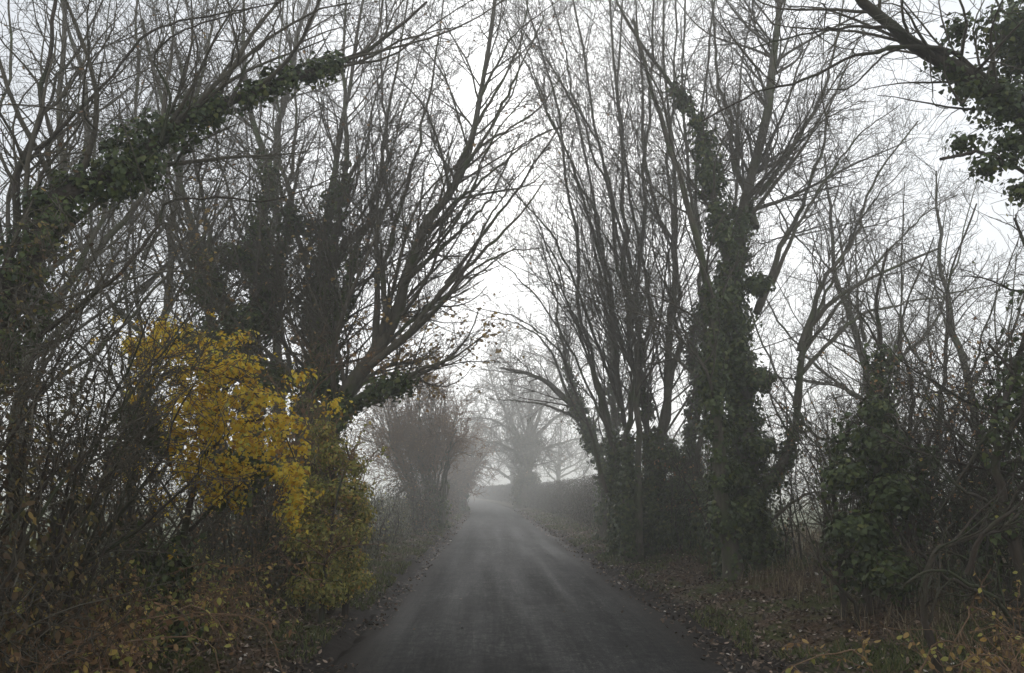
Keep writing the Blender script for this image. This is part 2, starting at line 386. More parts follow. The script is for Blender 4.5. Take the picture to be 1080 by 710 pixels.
LV = dict(
  ascend=[dict(n=5.2, t0=.2, t1=1, lf=(.2, .45), ang=(25, 58), up=.045, wig=.11, K=12, rr=.45),
          dict(n=5.4, t0=.1, t1=1, lf=(.3, .6), ang=(28, 60), up=.045, wig=.125, K=8, rr=.6),
          dict(n=6.0, t0=.1, t1=1, lf=(.3, .65), ang=(28, 62), up=.04, wig=.145, K=6, rr=.65),
          dict(n=6.0, t0=.1, t1=1, lf=(.35, .75), ang=(30, 65), up=.035, wig=.16, K=4, rr=.8)],
  tangle=[dict(n=4.0, t0=.12, t1=1, lf=(.25, .55), ang=(25, 75), up=.02, wig=.16, K=9, rr=.6),
          dict(n=5.0, t0=.1, t1=1, lf=(.3, .6), ang=(30, 80), up=.01, wig=.2, K=6, rr=.65),
          dict(n=7.0, t0=.1, t1=1, lf=(.3, .65), ang=(30, 80), up=.01, wig=.22, K=4, rr=.8)],
)
def scaled(lv, k, **kw):
    return [dict(d, n=d['n']*k, **kw) for d in lv]
def plant(name, label, cat, mains, lv, seed, mat='bark', twig='twig', group=None, ivy='ivy', ivy_size=.055, ivy_tpl=IVY, ivy_dens=1.,
          foliage=None, blobs=None, crown='crown', sides=12):
    rg = np.random.default_rng(seed)
    built = []
    for m in mains:
        if m['r'][0] < .07: m.setdefault('flare', .3)
        P, Rr = main(m['px'], m['r'][0], m['r'][1], rg, root=m.get('root', False), wob=m.get('wob', .032), flare=m.get('flare', 1.5))
        built.append((m, P, Rr))
    roots = [b_[1][0] for b_ in built if b_[0].get('root')] or [built[0][1][0]]
    c0 = np.mean(roots, axis=0); c0[2] = float(ground(c0[0], c0[1]))
    root = tag(empty(name, c0), label, cat, group)
    for m, P, Rr in built:
        tube_obj('trunk' if m.get('root') else 'limb', [(P[None], Rr[None], sides)], M[m.get('mat', mat)], root, c0)
    gm_ = [b_ for b_ in built if b_[0].get('grow', True)]
    sets, last = [], []
    for m, P, Rr in gm_:
        cur = (P[None], Rr[None]); k = m.get('k', 1.)
        for li, d in enumerate(lv):
            d = dict(d)
            if li == 0: d['n'] *= k; d.update(m.get('l1', {}))
            d.setdefault('rg', rg)
            Q, RQ = spawn(cur[0], cur[1], **d)
            if len(Q): sets.append((Q, RQ, 6 if li == 0 else 4 if li == 1 else 3))
            cur = (Q, RQ); last.append((li, Q, RQ))
            if not len(Q): break
    if sets: tube_obj(crown, sets, M[twig], root, c0)
    iv = []
    for m, P, Rr in built:
        if m.get('ivy'):
            iv += ivy_on(P, Rr, rg=rg, size=ivy_size, tpl=ivy_tpl, **{**dict(dens=ivy_dens), **m['ivy']})
    for bl in (blobs or []):
        if bl.get('part', 'ivy') == 'ivy':
            iv.append(blob_leaves(bl['c'], bl['r'], bl['n'], bl.get('size', ivy_size), bl.get('tpl', ivy_tpl), rg, bl.get('shell', .35)))
    if iv: leaf_obj('ivy', iv, M[ivy], root, c0)
    for fo in (foliage or []):
        ps = []
        for li, Q, RQ in last:
            if li >= fo.get('lev', 2) and len(Q):
                pos, tan, rad = pts_on(Q, RQ, fo['n'], rg, .3, 1)
                if fo.get('box') is not None and len(pos):       # where on the plant these leaves still hang
                    x0, y0, x1, y1 = fo['box']; x, y, z = project(pos)
                    cx, cy_ = (x0+x1)/2, (y0+y1)/2
                    q = ((x-cx)/((x1-x0)/2))**2+((y-cy_)/((y1-y0)/2))**2
                    pos = pos[q+.5*(vnoise(pos[:, 0]*3, pos[:, 2]*3, seed)-.5) < 1]
                if len(pos):
                    if fo.get('clump'): 
                        cn = vnoise(pos[:, 0]*fo['clump'], pos[:, 2]*fo['clump']+pos[:, 1]*2, seed+5); pos = pos[cn > fo.get('thr', .5)]
                    ps.append(leaves(pos, np.tile([0, -.4, .6], (len(pos), 1)), fo['size'], fo.get('tpl', MAPLE), rg))
        for bl in (blobs or []):
            if bl.get('part', 'ivy') == fo['name']:
                ps.append(blob_leaves(bl['c'], bl['r'], bl['n'], bl.get('size', fo['size']), fo.get('tpl', MAPLE), rg, bl.get('shell', .35)))
        if ps: leaf_obj(fo['name'], ps, M[fo['mat']], root, c0)
    return root
def thicket(px0, px1, Y0, Y1, n, h, rg, lean=0., r=(.012, .004), base=None, spread=.25, k=1.):
    """stems of a hedge or shrub standing on a line between two places"""
    out = []
    for i in range(n):
        t = (i+rg.random())/n; Y = Y0+(Y1-Y0)*t+rg.normal(0, .2)
        X0 = at(px0, 512, Y0)[0]; X1 = at(px1, 512, Y1)[0]; X = X0+(X1-X0)*t+rg.normal(0, .15)
        hh = h*rg.uniform(.6, 1.1); z = float(ground(X, Y)); dx, dy = rg.normal(lean, spread, 2)
        pts = np.array([[X, Y, z-.08], [X+dx*.25*hh+rg.normal(0, .05), Y+dy*.25*hh, z+hh*.4], [X+dx*.8*hh, Y+dy*.6*hh, z+hh]])
        out.append((pts, rg.uniform(.7, 1.5)*r[0], r[1]))
    return out
def hedge(name, label, cat, stems, lv, seed, mat='bark_dark', twig='twig', foliage=None, group=None, extra=None):
    rg = np.random.default_rng(seed)
    Ps = np.stack([catmull(p, 12)+np.r_[np.zeros((1, 3)), np.cumsum(rg.normal(0, .02, (11, 3)), 0)] for p, a, b_ in stems])
    Rs = np.stack([np.linspace(a, b_, 12) for p, a, b_ in stems])
    c0 = Ps[:, 0].mean(0); c0[2] = float(ground(c0[0], c0[1]))
    root = tag(empty(name, c0), label, cat, group)
    tube_obj('stems', [(Ps, Rs, 6)], M[mat], root, c0)
    cur = (Ps, Rs); sets = []; last = [(Ps, Rs)]
    for li, d in enumerate(lv):
        Q, RQ = spawn(cur[0], cur[1], **dict(d, rg=rg))
        if not len(Q): break
        sets.append((Q, RQ, 4 if li == 0 else 3)); cur = (Q, RQ); last.append(cur)
    tube_obj('twigs', sets, M[twig], root, c0)
    for fo in (foliage or []):
        ps = []
        for Q, RQ in last[fo.get('lev', 1):]:
            pos, tan, rad = pts_on(Q, RQ, fo['n'], rg, .1, 1)
            if fo.get('clump') and len(pos):
                cn = vnoise(pos[:, 0]*fo['clump']+pos[:, 1]*1.3, pos[:, 2]*fo['clump'], seed+5); pos = pos[cn > fo.get('thr', .5)]
            if len(pos):
                side = np.sign(xc(pos[:, 1])-pos[:, 0])
                ps.append(leaves(pos, np.c_[side*.6, -.4+0*side, .5+0*side], fo['size'], fo.get('tpl', OVAL), rg))
        if ps: leaf_obj(fo['name'], ps, M[fo['mat']], root, c0)
    for nm, mt, lf in (extra or []):
        leaf_obj(nm, lf, M[mt], root, c0)
    return root
def D(px, r, root=False, ivy=None, **kw): return dict(px=px, r=r, root=root, ivy=ivy, **kw)
IV = lambda th, t0=0., t1=1., **k: dict(thick=th, t0=t0, t1=t1, **k)
A = LV['ascend']; T = LV['tangle']

# ---------- right-hand side of the lane
plant('ivy_clad_tree', 'big tree with a thick ivy covered trunk and bare fanned branches on the right verge', 'tree', [
    D([(792,618,12.5),(790,540,12.5),(792,450,12.5),(795,360,12.4),(797,280,12.3),(800,215,12.3),(812,120,12.2),(822,20,12.1),(828,-90,12)], (.26,.03), True, IV(.16,.0,.64,cpm=26), k=.9, l1=dict(t0=.55)),
    D([(776,612,12.1),(756,480,12.0),(745,380,11.9),(738,300,11.8),(715,200,11.6),(690,110,11.4),(668,20,11.2)], (.12,.02), True, IV(.08,.0,.5,cpm=14), k=.45),
    D([(790,420,12.5),(772,350,12.3),(765,290,12.2),(752,230,12.1),(735,165,12),(705,100,11.8),(668,40,11.6),(640,-20,11.4)], (.13,.02), ivy=IV(.10,.0,.72,cpm=20), k=.7),
    D([(800,525,12.5),(824,480,12.4),(838,430,12.3),(843,370,12.2),(870,325,12),(920,292,11.8),(990,262,11.6)], (.12,.02), k=.8, ivy=IV(.04,.0,.3,cpm=5)),
    D([(843,370,12.2),(862,305,12.3),(885,250,12.5),(920,190,12.7),(968,128,13)], (.07,.015)),
    D([(798,330,12.4),(830,260,12.7),(860,200,13),(880,120,13.4),(905,40,13.8)], (.09,.015)),
    D([(797,240,12.3),(778,150,12.8),(765,70,13),(748,-30,13.2)], (.09,.015)),
    D([(840,400,12.3),(890,345,12.8),(960,318,13.4),(1050,300,14)], (.06,.012)),
    D([(800,560,12.4),(822,538,12.2),(850,520,12.0),(880,524,11.8)], (.06,.012), k=.7),
    D([(838,430,12.3),(858,330,12.5),(905,235,12.8),(955,175,13.1)], (.06,.01)),
    D([(815,300,12.4),(850,215,12.2),(898,150,12),(950,110,11.8)], (.05,.008)),
    D([(842,380,12.2),(900,300,12.5),(965,235,12.8),(1010,205,13)], (.05,.008)),
    D([(801,205,12.3),(840,150,12),(870,80,11.6),(890,0,11.3)], (.07,.015)),
  ], [dict(A[0], n=4.4), dict(A[1], n=4.8), dict(A[2], n=5.2), dict(A[3], n=5)], 11, ivy='ivy', ivy_size=.06, ivy_dens=1.2,
  blobs=[dict(c=[at(772,500,12.3), at(800,470,12.3), at(786,540,12.1), at(800,400,12.2), at(800,300,12.1), at(752,450,12.2)], r=[.32,.28,.34,.27,.25,.24], n=4800)])

mains = []
rg0 = np.random.default_rng(5)
poles = [(652,545,-40,.07),(660,600,-30,.08),(672,640,-60,.09),(684,668,-70,.10),(694,690,-70,.10),(706,700,-60,.11),(716,728,-60,.10),(730,760,-50,.09),(742,800,-30,.08),(666,575,60,.06),(690,655,-60,.07),(722,712,-50,.07)]
for i, (bx, tx, ty, r) in enumerate(poles):
    Y = 17.2+rg0.uniform(-.9, .9); e = rg0.normal(0, 5, 3)
    mains.append(D([(bx,588,Y),(bx-4+e[0]*.5,460,Y),(bx+(tx-bx)*.28+e[0],300,Y-.2),(bx+(tx-bx)*.62+e[1],130,Y-.4),(tx,ty,Y-.7)], (r,.018), True,
                   IV(.05,.0,.5 if bx > 690 else .25,cpm=8) if i % 3 != 2 else None, k=.75 if bx < 690 else .42))
mains += [D([(640,520,17.5),(615,440,17.6),(585,375,17.7),(545,338,17.8),(505,325,18)], (.06,.012), k=.8),
          D([(645,470,17.4),(622,380,17.2),(590,290,17),(560,215,16.8)], (.06,.012), k=.8),
          D([(655,420,17.2),(630,290,16.8),(598,190,16.4),(562,95,16),(548,30,15.6)], (.07,.012)),
          D([(668,330,17.2),(640,210,16.8),(610,120,16.4),(588,30,16),(580,-30,15.6)], (.06,.012)),
          D([(655,430,17.2),(610,310,16),(560,225,15),(515,170,14.2)], (.06,.009), k=1.3),
          D([(650,470,17.3),(600,375,16.4),(550,300,15.6),(510,265,15)], (.05,.009), k=1.3),
          D([(670,300,17),(630,170,16),(585,80,15),(540,20,14.4)], (.06,.009), k=1.3),
          D([(660,380,17),(625,240,16.2),(588,140,15.4),(545,60,14.8),(530,10,14.4)], (.06,.009)),
          D([(650,480,17.3),(612,350,17),(575,260,16.7),(545,200,16.4)], (.05,.010))]
plant('coppiced_tree', 'clump of straight grey poles rising together from one ivy wrapped base on the right', 'tree', mains,
  [dict(A[0], n=2.5, ang=(16,46), up=.055), dict(A[1], n=3.0, ang=(20,50)), dict(A[2], n=3.5), dict(A[3], n=3.4)], 12, ivy_size=.07,
  blobs=[dict(c=[at(702,480,17), at(725,520,16.8), at(690,540,17), at(715,560,16.7), at(670,550,17), at(735,560,16.6)], r=[.5,.6,.55,.6,.5,.5], n=7000)])

plant('leaning_tree', 'tree arching left over the lane with ivy on its curved trunk beside the clipped hedge', 'tree', [
    D([(646,562,23),(636,505,23),(618,455,23),(592,418,23),(562,397,22.8),(528,388,22.5)], (.22,.03), True, IV(.16,.0,.55,cpm=14)),
    D([(622,465,23),(606,400,23),(588,330,22.8),(570,250,22.6)], (.12,.02), ivy=IV(.08,.0,.4)),
    D([(610,440,23),(575,430,23.3),(545,425,23.6),(515,420,24)], (.07,.012)),
    D([(640,530,23),(650,440,23.3),(640,340,23.5),(622,240,23.5)], (.14,.02), True, IV(.1,.0,.6)),
    D([(600,420,23),(580,370,23),(550,345,23),(525,335,23)], (.07,.012)),
  ], [dict(A[0], n=3.8, ang=(20,60)), dict(A[1], n=4, rmin=.0055), dict(A[2], n=4.2, rmin=.005), dict(A[3], n=3.6, rmin=.0045)], 13, ivy_size=.09, ivy_dens=.8, ivy_tpl=KITE,
  foliage=[dict(name='leaves', n=.5, size=.07, mat='brown', tpl=KITE, lev=2, clump=.8, thr=.55)])

plant('bare_tree', 'slender bare tree with crooked stems above the ivy bush on the right', 'tree', [
    D([(938,625,9.5),(945,520,9.5),(938,430,9.4),(930,370,9.3),(926,320,9.2),(936,262,9.1)], (.06,.012), True, IV(.05,.1,.6)),
    D([(945,520,9.5),(958,460,9.6),(962,400,9.7),(955,330,9.8),(985,250,10)], (.05,.01)),
    D([(965,630,9.9),(980,540,10),(998,450,10),(1008,380,10),(1004,300,10.1),(1030,215,10.3)], (.055,.01), True),
    D([(998,450,10),(1025,400,10.2),(1050,330,10.4),(1075,250,10.6)], (.035,.008)),
    D([(930,370,9.3),(905,330,9.4),(880,300,9.6)], (.025,.008)),
  ], [dict(A[0], n=4.5, wig=.12, ang=(25,60)), dict(A[1], n=4.5, wig=.14), dict(A[2], n=5, wig=.16), dict(A[3], n=4)], 14, mat='bark_dark',
  foliage=None)

plant('ivy_bush', 'dense dark ivy bush heaped round dead stems on the right verge', 'bush', [
    D([(915,648,8.2),(922,560,8.2),(928,480,8.2),(930,415,8.2)], (.05,.02), True, IV(.15,.1,1,cpm=14)),
    D([(890,640,8.4),(885,560,8.4),(882,490,8.4),(900,445,8.4)], (.035,.015), True, IV(.14,.1,1,cpm=12)),
    D([(955,645,8.1),(955,560,8.1),(965,500,8.1),(985,455,8.1)], (.035,.015), True, IV(.10,.1,1,cpm=9)),
    D([(905,640,8),(870,600,7.9),(860,570,7.9)], (.02,.008), True),
  ], [dict(T[0], n=5), T[1], dict(T[2], n=5)], 15, mat='bark_dark', ivy_size=.055,
  blobs=[dict(c=[at(905,560,8.2), at(930,470,8.2), at(925,430,8.2), at(940,600,8.0), at(895,500,8.3), at(945,520,8.1)], r=[.30,.28,.18,.30,.22,.3], n=5200)],
  foliage=[dict(name='leaves', n=.8, size=.045, mat='brown', lev=1, clump=2.5, thr=.6, tpl=OVAL)])

plant('hawthorn', 'dark crooked hawthorn with upright stems at the right edge of the verge', 'tree', [
    D([(1092,660,6.2),(1070,560,6.2),(1058,480,6.2),(1052,440,6.2),(1068,400,6.3),(1042,362,6.4)], (.055,.01), True, IV(.04,.2,.8,cpm=6)),
    D([(1052,450,6.2),(1030,470,6.3),(1000,520,6.4),(985,545,6.5)], (.03,.008)),
    D([(1110,640,6.6),(1100,500,6.6),(1085,400,6.6),(1092,300,6.6),(1070,230,6.6)], (.05,.01), True, IV(.04,.2,.7)),
    D([(1070,570,6.2),(1040,530,6),(1010,510,5.9),(975,470,5.8)], (.03,.007)),
    D([(1060,480,6.2),(1075,440,6),(1095,380,5.9)], (.03,.007)),
    D([(1110,690,5.4),(1070,655,5.3),(1040,612,5.2),(1000,592,5.2),(968,600,5.2),(950,622,5.2)], (.024,.008), wob=.06, k=1.5),
    D([(990,700,5.5),(978,655,5.5),(984,605,5.5),(1008,570,5.5),(1050,556,5.5),(1090,530,5.5)], (.03,.01), True, k=1.5, wob=.05),
    D([(1020,605,4.9),(1040,560,4.8),(1075,530,4.7),(1100,500,4.7)], (.025,.008)),
    D([(1092,640,6.2),(1030,625,5.9),(985,600,5.8),(960,570,5.7)], (.03,.008)),
  ], [dict(T[0], n=5.5, up=.04), dict(T[1], n=6), dict(T[2], n=6)], 16, mat='bark_dark', twig='bark_dark', ivy_size=.045,
  foliage=[dict(name='leaves', n=1.6, size=.035, mat='olive', lev=1, clump=2.5, thr=.55, tpl=OVAL)])

plant('overhanging_tree', 'near tree reaching in at the top right with drooping ivy and a broken branch stub', 'tree', [
    D([(1290,660,6),(1240,420,5.8),(1180,260,5.6),(1100,150,5.3),(1062,98,5.2),(1022,70,5.1),(968,50,5.0),(912,6,4.9),(880,-30,4.8)], (.15,.018), True, IV(.05,.3,.70,cpm=22,clump=(.04,.09),per=16), l1=dict(t0=.4)),
    D([(1150,210,5.5),(1110,190,5.3),(1070,172,5.2),(1038,161,5.1),(1012,164,5.05),(992,168,5)], (.028,.013), k=.12, ivy=IV(.04,.0,.4,cpm=14,clump=(.03,.06),per=12)),
    D([(1040,82,5.15),(1000,56,5.0),(950,54,4.8),(900,66,4.7),(850,92,4.6),(790,104,4.5),(740,128,4.4)], (.026,.005)),
    D([(1000,58,5.0),(940,26,4.8),(890,22,4.7),(840,36,4.6),(790,52,4.5)], (.022,.005)),
    D([(1100,150,5.3),(1090,80,5.5),(1070,20,5.7),(1060,-60,6)], (.07,.02), ivy=IV(.09,.0,1,cpm=24,clump=(.04,.09),per=18)),
    D([(960,48,5),(930,60,4.9),(895,90,4.8),(870,95,4.7)], (.015,.004)),
    D([(980,52,5.0),(982,90,4.95),(985,110,4.9),(1000,115,4.9)], (.007,.003), k=.3),
  ], [dict(T[0], n=3.2, ang=(25,60), lmax=1.0, up=-.01), dict(T[1], n=4, lmax=.5), dict(T[2], n=4, lmax=.25)], 17, mat='bark_dark', ivy_size=.036,
  blobs=[dict(c=[at(1060,110,5.2), at(1070,150,5.2), at(1040,175,5.15), at(1078,200,5.1), at(1020,95,5.1), at(1015,150,5.1), at(1065,30,5.2), at(1012,30,5.2), at(1080,60,5.4)],
              r=[.26,.22,.16,.15,.14,.13,.26,.15,.32], n=4200, shell=.0)])

# ---------- left-hand side
plant('arching_tree', 'tree on the left with a curved limb arching over the lane and fine ascending branches', 'tree', [
    D([(335,612,12),(338,540,12),(342,470,12),(360,428,12),(388,388,11.9),(408,340,11.8),(425,300,11.7),(450,240,11.5),(480,180,11.4),(503,110,11.2),(520,20,11),(525,-40,11)], (.19,.02), True, IV(.09,.0,.28,cpm=12)),
    D([(350,448,12),(372,428,11.9),(400,410,11.7),(428,402,11.5),(448,385,11.3),(480,375,11.1),(515,350,10.9)], (.10,.012), ivy=IV(.05,.05,.55,cpm=12)),
    D([(390,386,11.9),(435,350,11.7),(472,312,11.5),(503,280,11.3),(540,235,11.1),(575,190,11)], (.09,.012)),
    D([(342,480,12),(348,400,12.2),(366,310,12.4),(392,220,12.6),(412,120,12.8),(430,0,13)], (.11,.018), ivy=IV(.06,.0,.5,cpm=10)),
    D([(408,340,11.8),(410,280,12),(430,200,12.2),(455,110,12.4),(468,0,12.6)], (.08,.014)),
    D([(425,300,11.7),(470,250,11.8),(510,210,12),(550,140,12.2)], (.06,.012)),
    D([(395,375,11.9),(440,330,12.3),(490,300,12.7),(545,260,13)], (.06,.012)),
    D([(450,245,11.5),(490,205,10.9),(535,165,10.3),(585,135,9.8)], (.05,.007), k=1.6),
    D([(480,185,11.4),(515,150,10.9),(560,120,10.4),(600,70,10)], (.045,.007), k=1.6),
    D([(503,110,11.2),(525,70,10.8),(550,30,10.4),(590,0,10)], (.04,.007), k=1.6),
    D([(435,350,11.7),(485,300,11),(530,270,10.4),(570,262,9.9)], (.05,.007), k=1.5),
    D([(472,312,11.5),(505,255,11.3),(535,200,11),(560,170,10.8)], (.04,.007), k=1.5),
    D([(480,180,11.4),(510,120,11),(545,50,10.6),(560,-20,10.4)], (.05,.008)),
    D([(425,300,11.7),(480,240,11),(520,150,10.4),(560,95,10)], (.05,.008)),
    D([(450,240,11.5),(495,165,11.2),(545,85,10.9),(575,15,10.6)], (.06,.01)),
    D([(470,300,11.5),(520,240,11.2),(575,165,10.9),(605,110,10.7)], (.05,.008)),
    D([(395,370,11.9),(400,250,12.2),(405,130,12.5),(400,0,12.8)], (.08,.012)),
    D([(338,540,12),(325,440,12.2),(338,340,12.4),(345,240,12.6),(360,120,12.8),(365,0,13)], (.12,.02), True, IV(.07,.0,.72,cpm=11)),
  ], [dict(A[0], n=3.6, lf=(.2,.4)), dict(A[1], n=4.8), dict(A[2], n=5.4), dict(A[3], n=5)], 21, ivy_size=.06,
  foliage=[dict(name='leaves', n=7, size=.055, mat='tan', lev=1, box=(370,310,560,420), clump=1.8, thr=.5), dict(name='last_leaves', n=.35, size=.05, mat='brown', lev=2, clump=1., thr=.45)])

plant('ivy_clad_tree', 'dark tree with three upright ivy trunks standing behind the yellow maple', 'tree', [
    D([(262,600,13),(266,450,13),(272,350,13),(275,260,13),(270,180,13),(262,80,13),(255,-30,13)], (.17,.02), True, IV(.15,.05,.72,cpm=14)),
    D([(305,600,13.4),(312,480,13.4),(325,380,13.4),(333,290,13.4),(345,200,13.4),(362,100,13.3),(385,-10,13.2)], (.16,.02), True, IV(.12,.0,.66,cpm=13)),
    D([(230,600,13.2),(220,450,13.2),(208,340,13.2),(196,240,13.2),(175,140,13.2),(150,20,13.2)], (.14,.02), True, IV(.14,.0,.6,cpm=12)),
    D([(266,420,13),(240,330,12.7),(218,260,12.4),(205,170,12.2),(190,60,12)], (.10,.015), ivy=IV(.10,.0,.5)),
    D([(275,330,13),(300,240,12.8),(310,150,12.6),(305,30,12.4)], (.09,.015), ivy=IV(.06,.0,.4)),
    D([(330,310,13.4),(300,200,13.8),(290,100,14),(300,-20,14)], (.08,.015)),
  ], [dict(A[0], n=2.4), dict(A[1], n=3.2), dict(A[2], n=3.8), dict(A[3], n=3.6)], 22, ivy_size=.06, ivy_dens=1.15,
  foliage=[dict(name='leaves', n=1.6, size=.055, mat='tan', lev=2, box=(150,180,430,470), clump=1.3, thr=.5)],
  blobs=[dict(c=[at(235,380,12.8), at(265,340,12.8), at(215,300,12.8), at(290,400,12.9), at(250,270,12.8), at(195,360,12.8), at(335,330,13), at(322,240,13.2)], r=[.5,.5,.38,.5,.35,.4,.35,.28], n=7500)])

plant('leaning_tree', 'near tree leaning right across the top left, its long limb thickly wrapped in dark ivy', 'tree', [
    D([(-95,640,5.2),(-70,500,5.2),(-35,400,5.2),(0,325,5.25),(55,245,5.3),(110,188,5.4),(170,150,5.5),(240,112,5.7),(300,88,5.9),(350,72,6.1),(402,45,6.3),(450,2,6.5)], (.13,.01), True, IV(.17,.18,.84,cpm=56,clump=(.04,.13),per=34), l1=dict(t0=.3, bias=(0,0,1.2))),
    D([(40,355,5.3),(92,318,5.3),(132,282,5.3),(160,240,5.4),(176,213,5.4),(215,208,5.5),(270,211,5.6),(320,200,5.7),(362,183,5.8)], (.026,.005), l1=dict(bias=(0,0,.8))),
    D([(-30,380,5.2),(10,270,5.3),(30,170,5.4),(50,80,5.5),(62,-30,5.6)], (.05,.015), l1=dict(bias=(0,0,.4))),
    D([(170,150,5.5),(178,100,5.4),(160,55,5.3),(200,30,5.3),(262,10,5.3)], (.02,.005)),
    D([(30,170,5.4),(95,110,5.5),(150,50,5.6),(205,30,5.7),(270,12,5.8),(330,-10,5.9)], (.02,.006)),
    D([(240,112,5.7),(262,60,5.9),(290,20,6.1),(300,-40,6.2)], (.018,.006)),
    D([(20,300,5.4),(52,200,5.9),(62,120,6.2),(100,40,6.5),(120,-40,6.8)], (.03,.008)),
  ], [dict(T[0], n=3.2, ang=(20,60), up=.05, wig=.13, lmax=1.9), dict(T[1], n=4, wig=.15, up=.03, lmax=.9), dict(T[2], n=6, lmax=.4, wig=.18)], 23, mat='bark_dark', ivy_size=.036,
  foliage=[dict(name='leaves', n=.9, size=.034, mat='brown', lev=1, clump=1.6, thr=.5, tpl=OVAL), dict(name='yellow_leaves', n=3, size=.034, mat='tan', lev=1, box=(60,180,300,420), clump=2., thr=.52, tpl=OVAL)])

plant('bare_tree', 'bare tree filling the top left corner with crossing upright twigs', 'tree', [
    D([(-60,620,9),(-30,450,9),(10,330,9),(38,220,9),(62,100,9),(70,-20,9)], (.10,.02), True),
    D([(-30,450,9),(40,330,9.2),(85,250,9.4),(130,150,9.6),(140,40,9.8),(150,-50,10)], (.06,.014)),
    D([(10,600,10.5),(30,430,10.5),(95,310,10.5),(150,210,10.5),(200,110,10.5),(230,0,10.5)], (.08,.015), True),
    D([(-20,300,9),(-5,200,9),(15,100,9),(8,-20,9)], (.05,.014)),
    D([(60,400,10.5),(120,360,10.8),(180,290,11),(235,220,11),(290,160,11)], (.045,.01)),
  ], [dict(A[0], wig=.13, n=2.6), dict(A[1], wig=.15, n=3.4), dict(A[2], wig=.16, n=4), dict(A[3], n=4)], 24,
  foliage=[dict(name='leaves', n=.5, size=.05, mat='tan', lev=2, clump=1.2, thr=.6, tpl=OVAL)])

ry_ = np.random.default_rng(31); YC, YR = [], []
for (x, y, wx, wy, k) in [(160,365,40,22,22),(200,395,48,26,34),(235,425,46,28,34),(195,440,38,26,20),(268,440,26,30,16),(225,480,34,26,18),(205,510,28,20,9),(180,500,24,20,8),(300,490,18,26,12),(312,530,12,16,7),(262,395,16,8,5),(290,450,20,16,8),(240,530,26,16,5)]:
    for i in range(k):
        YC.append(at(x+ry_.normal(0,.72)*wx, y+ry_.normal(0,.72)*wy-4, 6.85+ry_.normal(0,.25))); YR.append(ry_.uniform(.07,.17))
plant('field_maple', 'small field maple covered in bright yellow autumn leaves on the left verge', 'tree', [
    D([(168,700,7),(160,640,7),(150,580,7),(140,520,7),(150,440,7),(168,380,7),(200,350,7)], (.055,.012), True, IV(.03,.0,.5,cpm=6)),
    D([(182,700,7.1),(190,620,7.1),(200,560,7.1),(215,480,7.1),(235,420,7.0),(262,385,6.9)], (.05,.012), True, IV(.03,.0,.4,cpm=6)),
    D([(215,480,7.1),(255,450,7),(290,450,6.9),(318,500,6.8)], (.025,.006)),
    D([(150,450,7),(130,400,7),(128,365,7)], (.025,.006)),
    D([(200,560,7.1),(240,520,6.9),(270,500,6.8)], (.025,.006)),
    D([(160,400,7),(200,390,6.8),(250,400,6.6),(285,430,6.5)], (.022,.006)),
  ], [dict(T[0], n=5, up=.03, wig=.1, ang=(25,60), lmax=.9), dict(T[1], n=6, wig=.12, lmax=.5), dict(T[2], n=7, lmax=.25)], 25, mat='bark_dark', ivy_size=.05,
  blobs=[dict(c=[at(150,440,7.2), at(130,480,7.3), at(172,465,7.2), at(262,490,7.3), at(245,520,7.3)], r=[.24,.22,.2,.26,.2], n=2600),
         dict(part='leaves', c=YC, r=YR, n=9500, shell=.0, size=.032)],
  foliage=[dict(name='leaves', n=12, size=.036, mat='yellow', lev=1, box=(105,335,335,600), clump=3.5, thr=.46), dict(name='faded_leaves', n=9, size=.036, mat='olive', lev=1, box=(190,440,380,700), clump=3, thr=.42)])

plant('hawthorn', 'rounded olive green hawthorn still in leaf, its right side trimmed by the lane', 'bush', [
    D([(350,622,10),(352,560,10),(350,500,10),(345,455,10)], (.05,.012), True),
    D([(365,620,9.8),(372,560,9.8),(376,510,9.8),(365,470,9.8)], (.04,.01), True),
    D([(320,628,9.8),(318,570,9.8),(320,520,9.8),(325,470,9.8)], (.04,.01), True),
    D([(340,625,9.3),(345,590,9.3),(350,545,9.3),(362,500,9.3)], (.03,.01), True),
  ], [dict(T[0], n=8, lmax=.7), dict(T[1], n=8, lmax=.4), dict(T[2], n=8, lmax=.2)], 26, mat='bark_dark', twig='twig_brown',
  blobs=[dict(part='leaves', c=[at(350,480,9.9), at(368,520,9.7), at(330,520,9.7), at(352,560,9.6), at(375,560,9.8), at(325,570,9.6), at(340,455,10), at(372,490,9.9), at(345,600,9.5), at(372,590,9.8), at(308,500,9.9), at(312,545,9.8), at(350,625,9.3), at(325,620,9.4), at(378,612,9.6), at(380,540,9.9)],
              r=[.28,.28,.3,.32,.22,.3,.2,.22,.28,.2,.26,.26,.22,.25,.2,.2], n=13500, size=.042, shell=.45)],
  foliage=[dict(name='leaves', n=5, size=.05, mat='olive', lev=1, tpl=OVAL)])

plant('hazel', 'thin brown leaved hazel between the yellow maple and the arching tree', 'bush', [
    D([(300,625,10.8),(305,540,10.8),(300,460,10.8),(290,400,10.8)], (.03,.01), True),
    D([(310,625,10.9),(322,520,10.9),(328,430,10.9),(345,380,10.8)], (.03,.01), True),
    D([(285,625,10.6),(275,540,10.6),(262,480,10.6),(265,430,10.6)], (.03,.01), True),
  ], [dict(T[0], n=6, lmax=1.1, up=.04), dict(T[1], n=6, lmax=.6), dict(T[2], n=6, lmax=.3)], 27, mat='bark_dark', twig='twig_brown',
  foliage=[dict(name='leaves', n=2.6, size=.06, mat='brown', lev=1, clump=2, thr=.4, tpl=OVAL)])

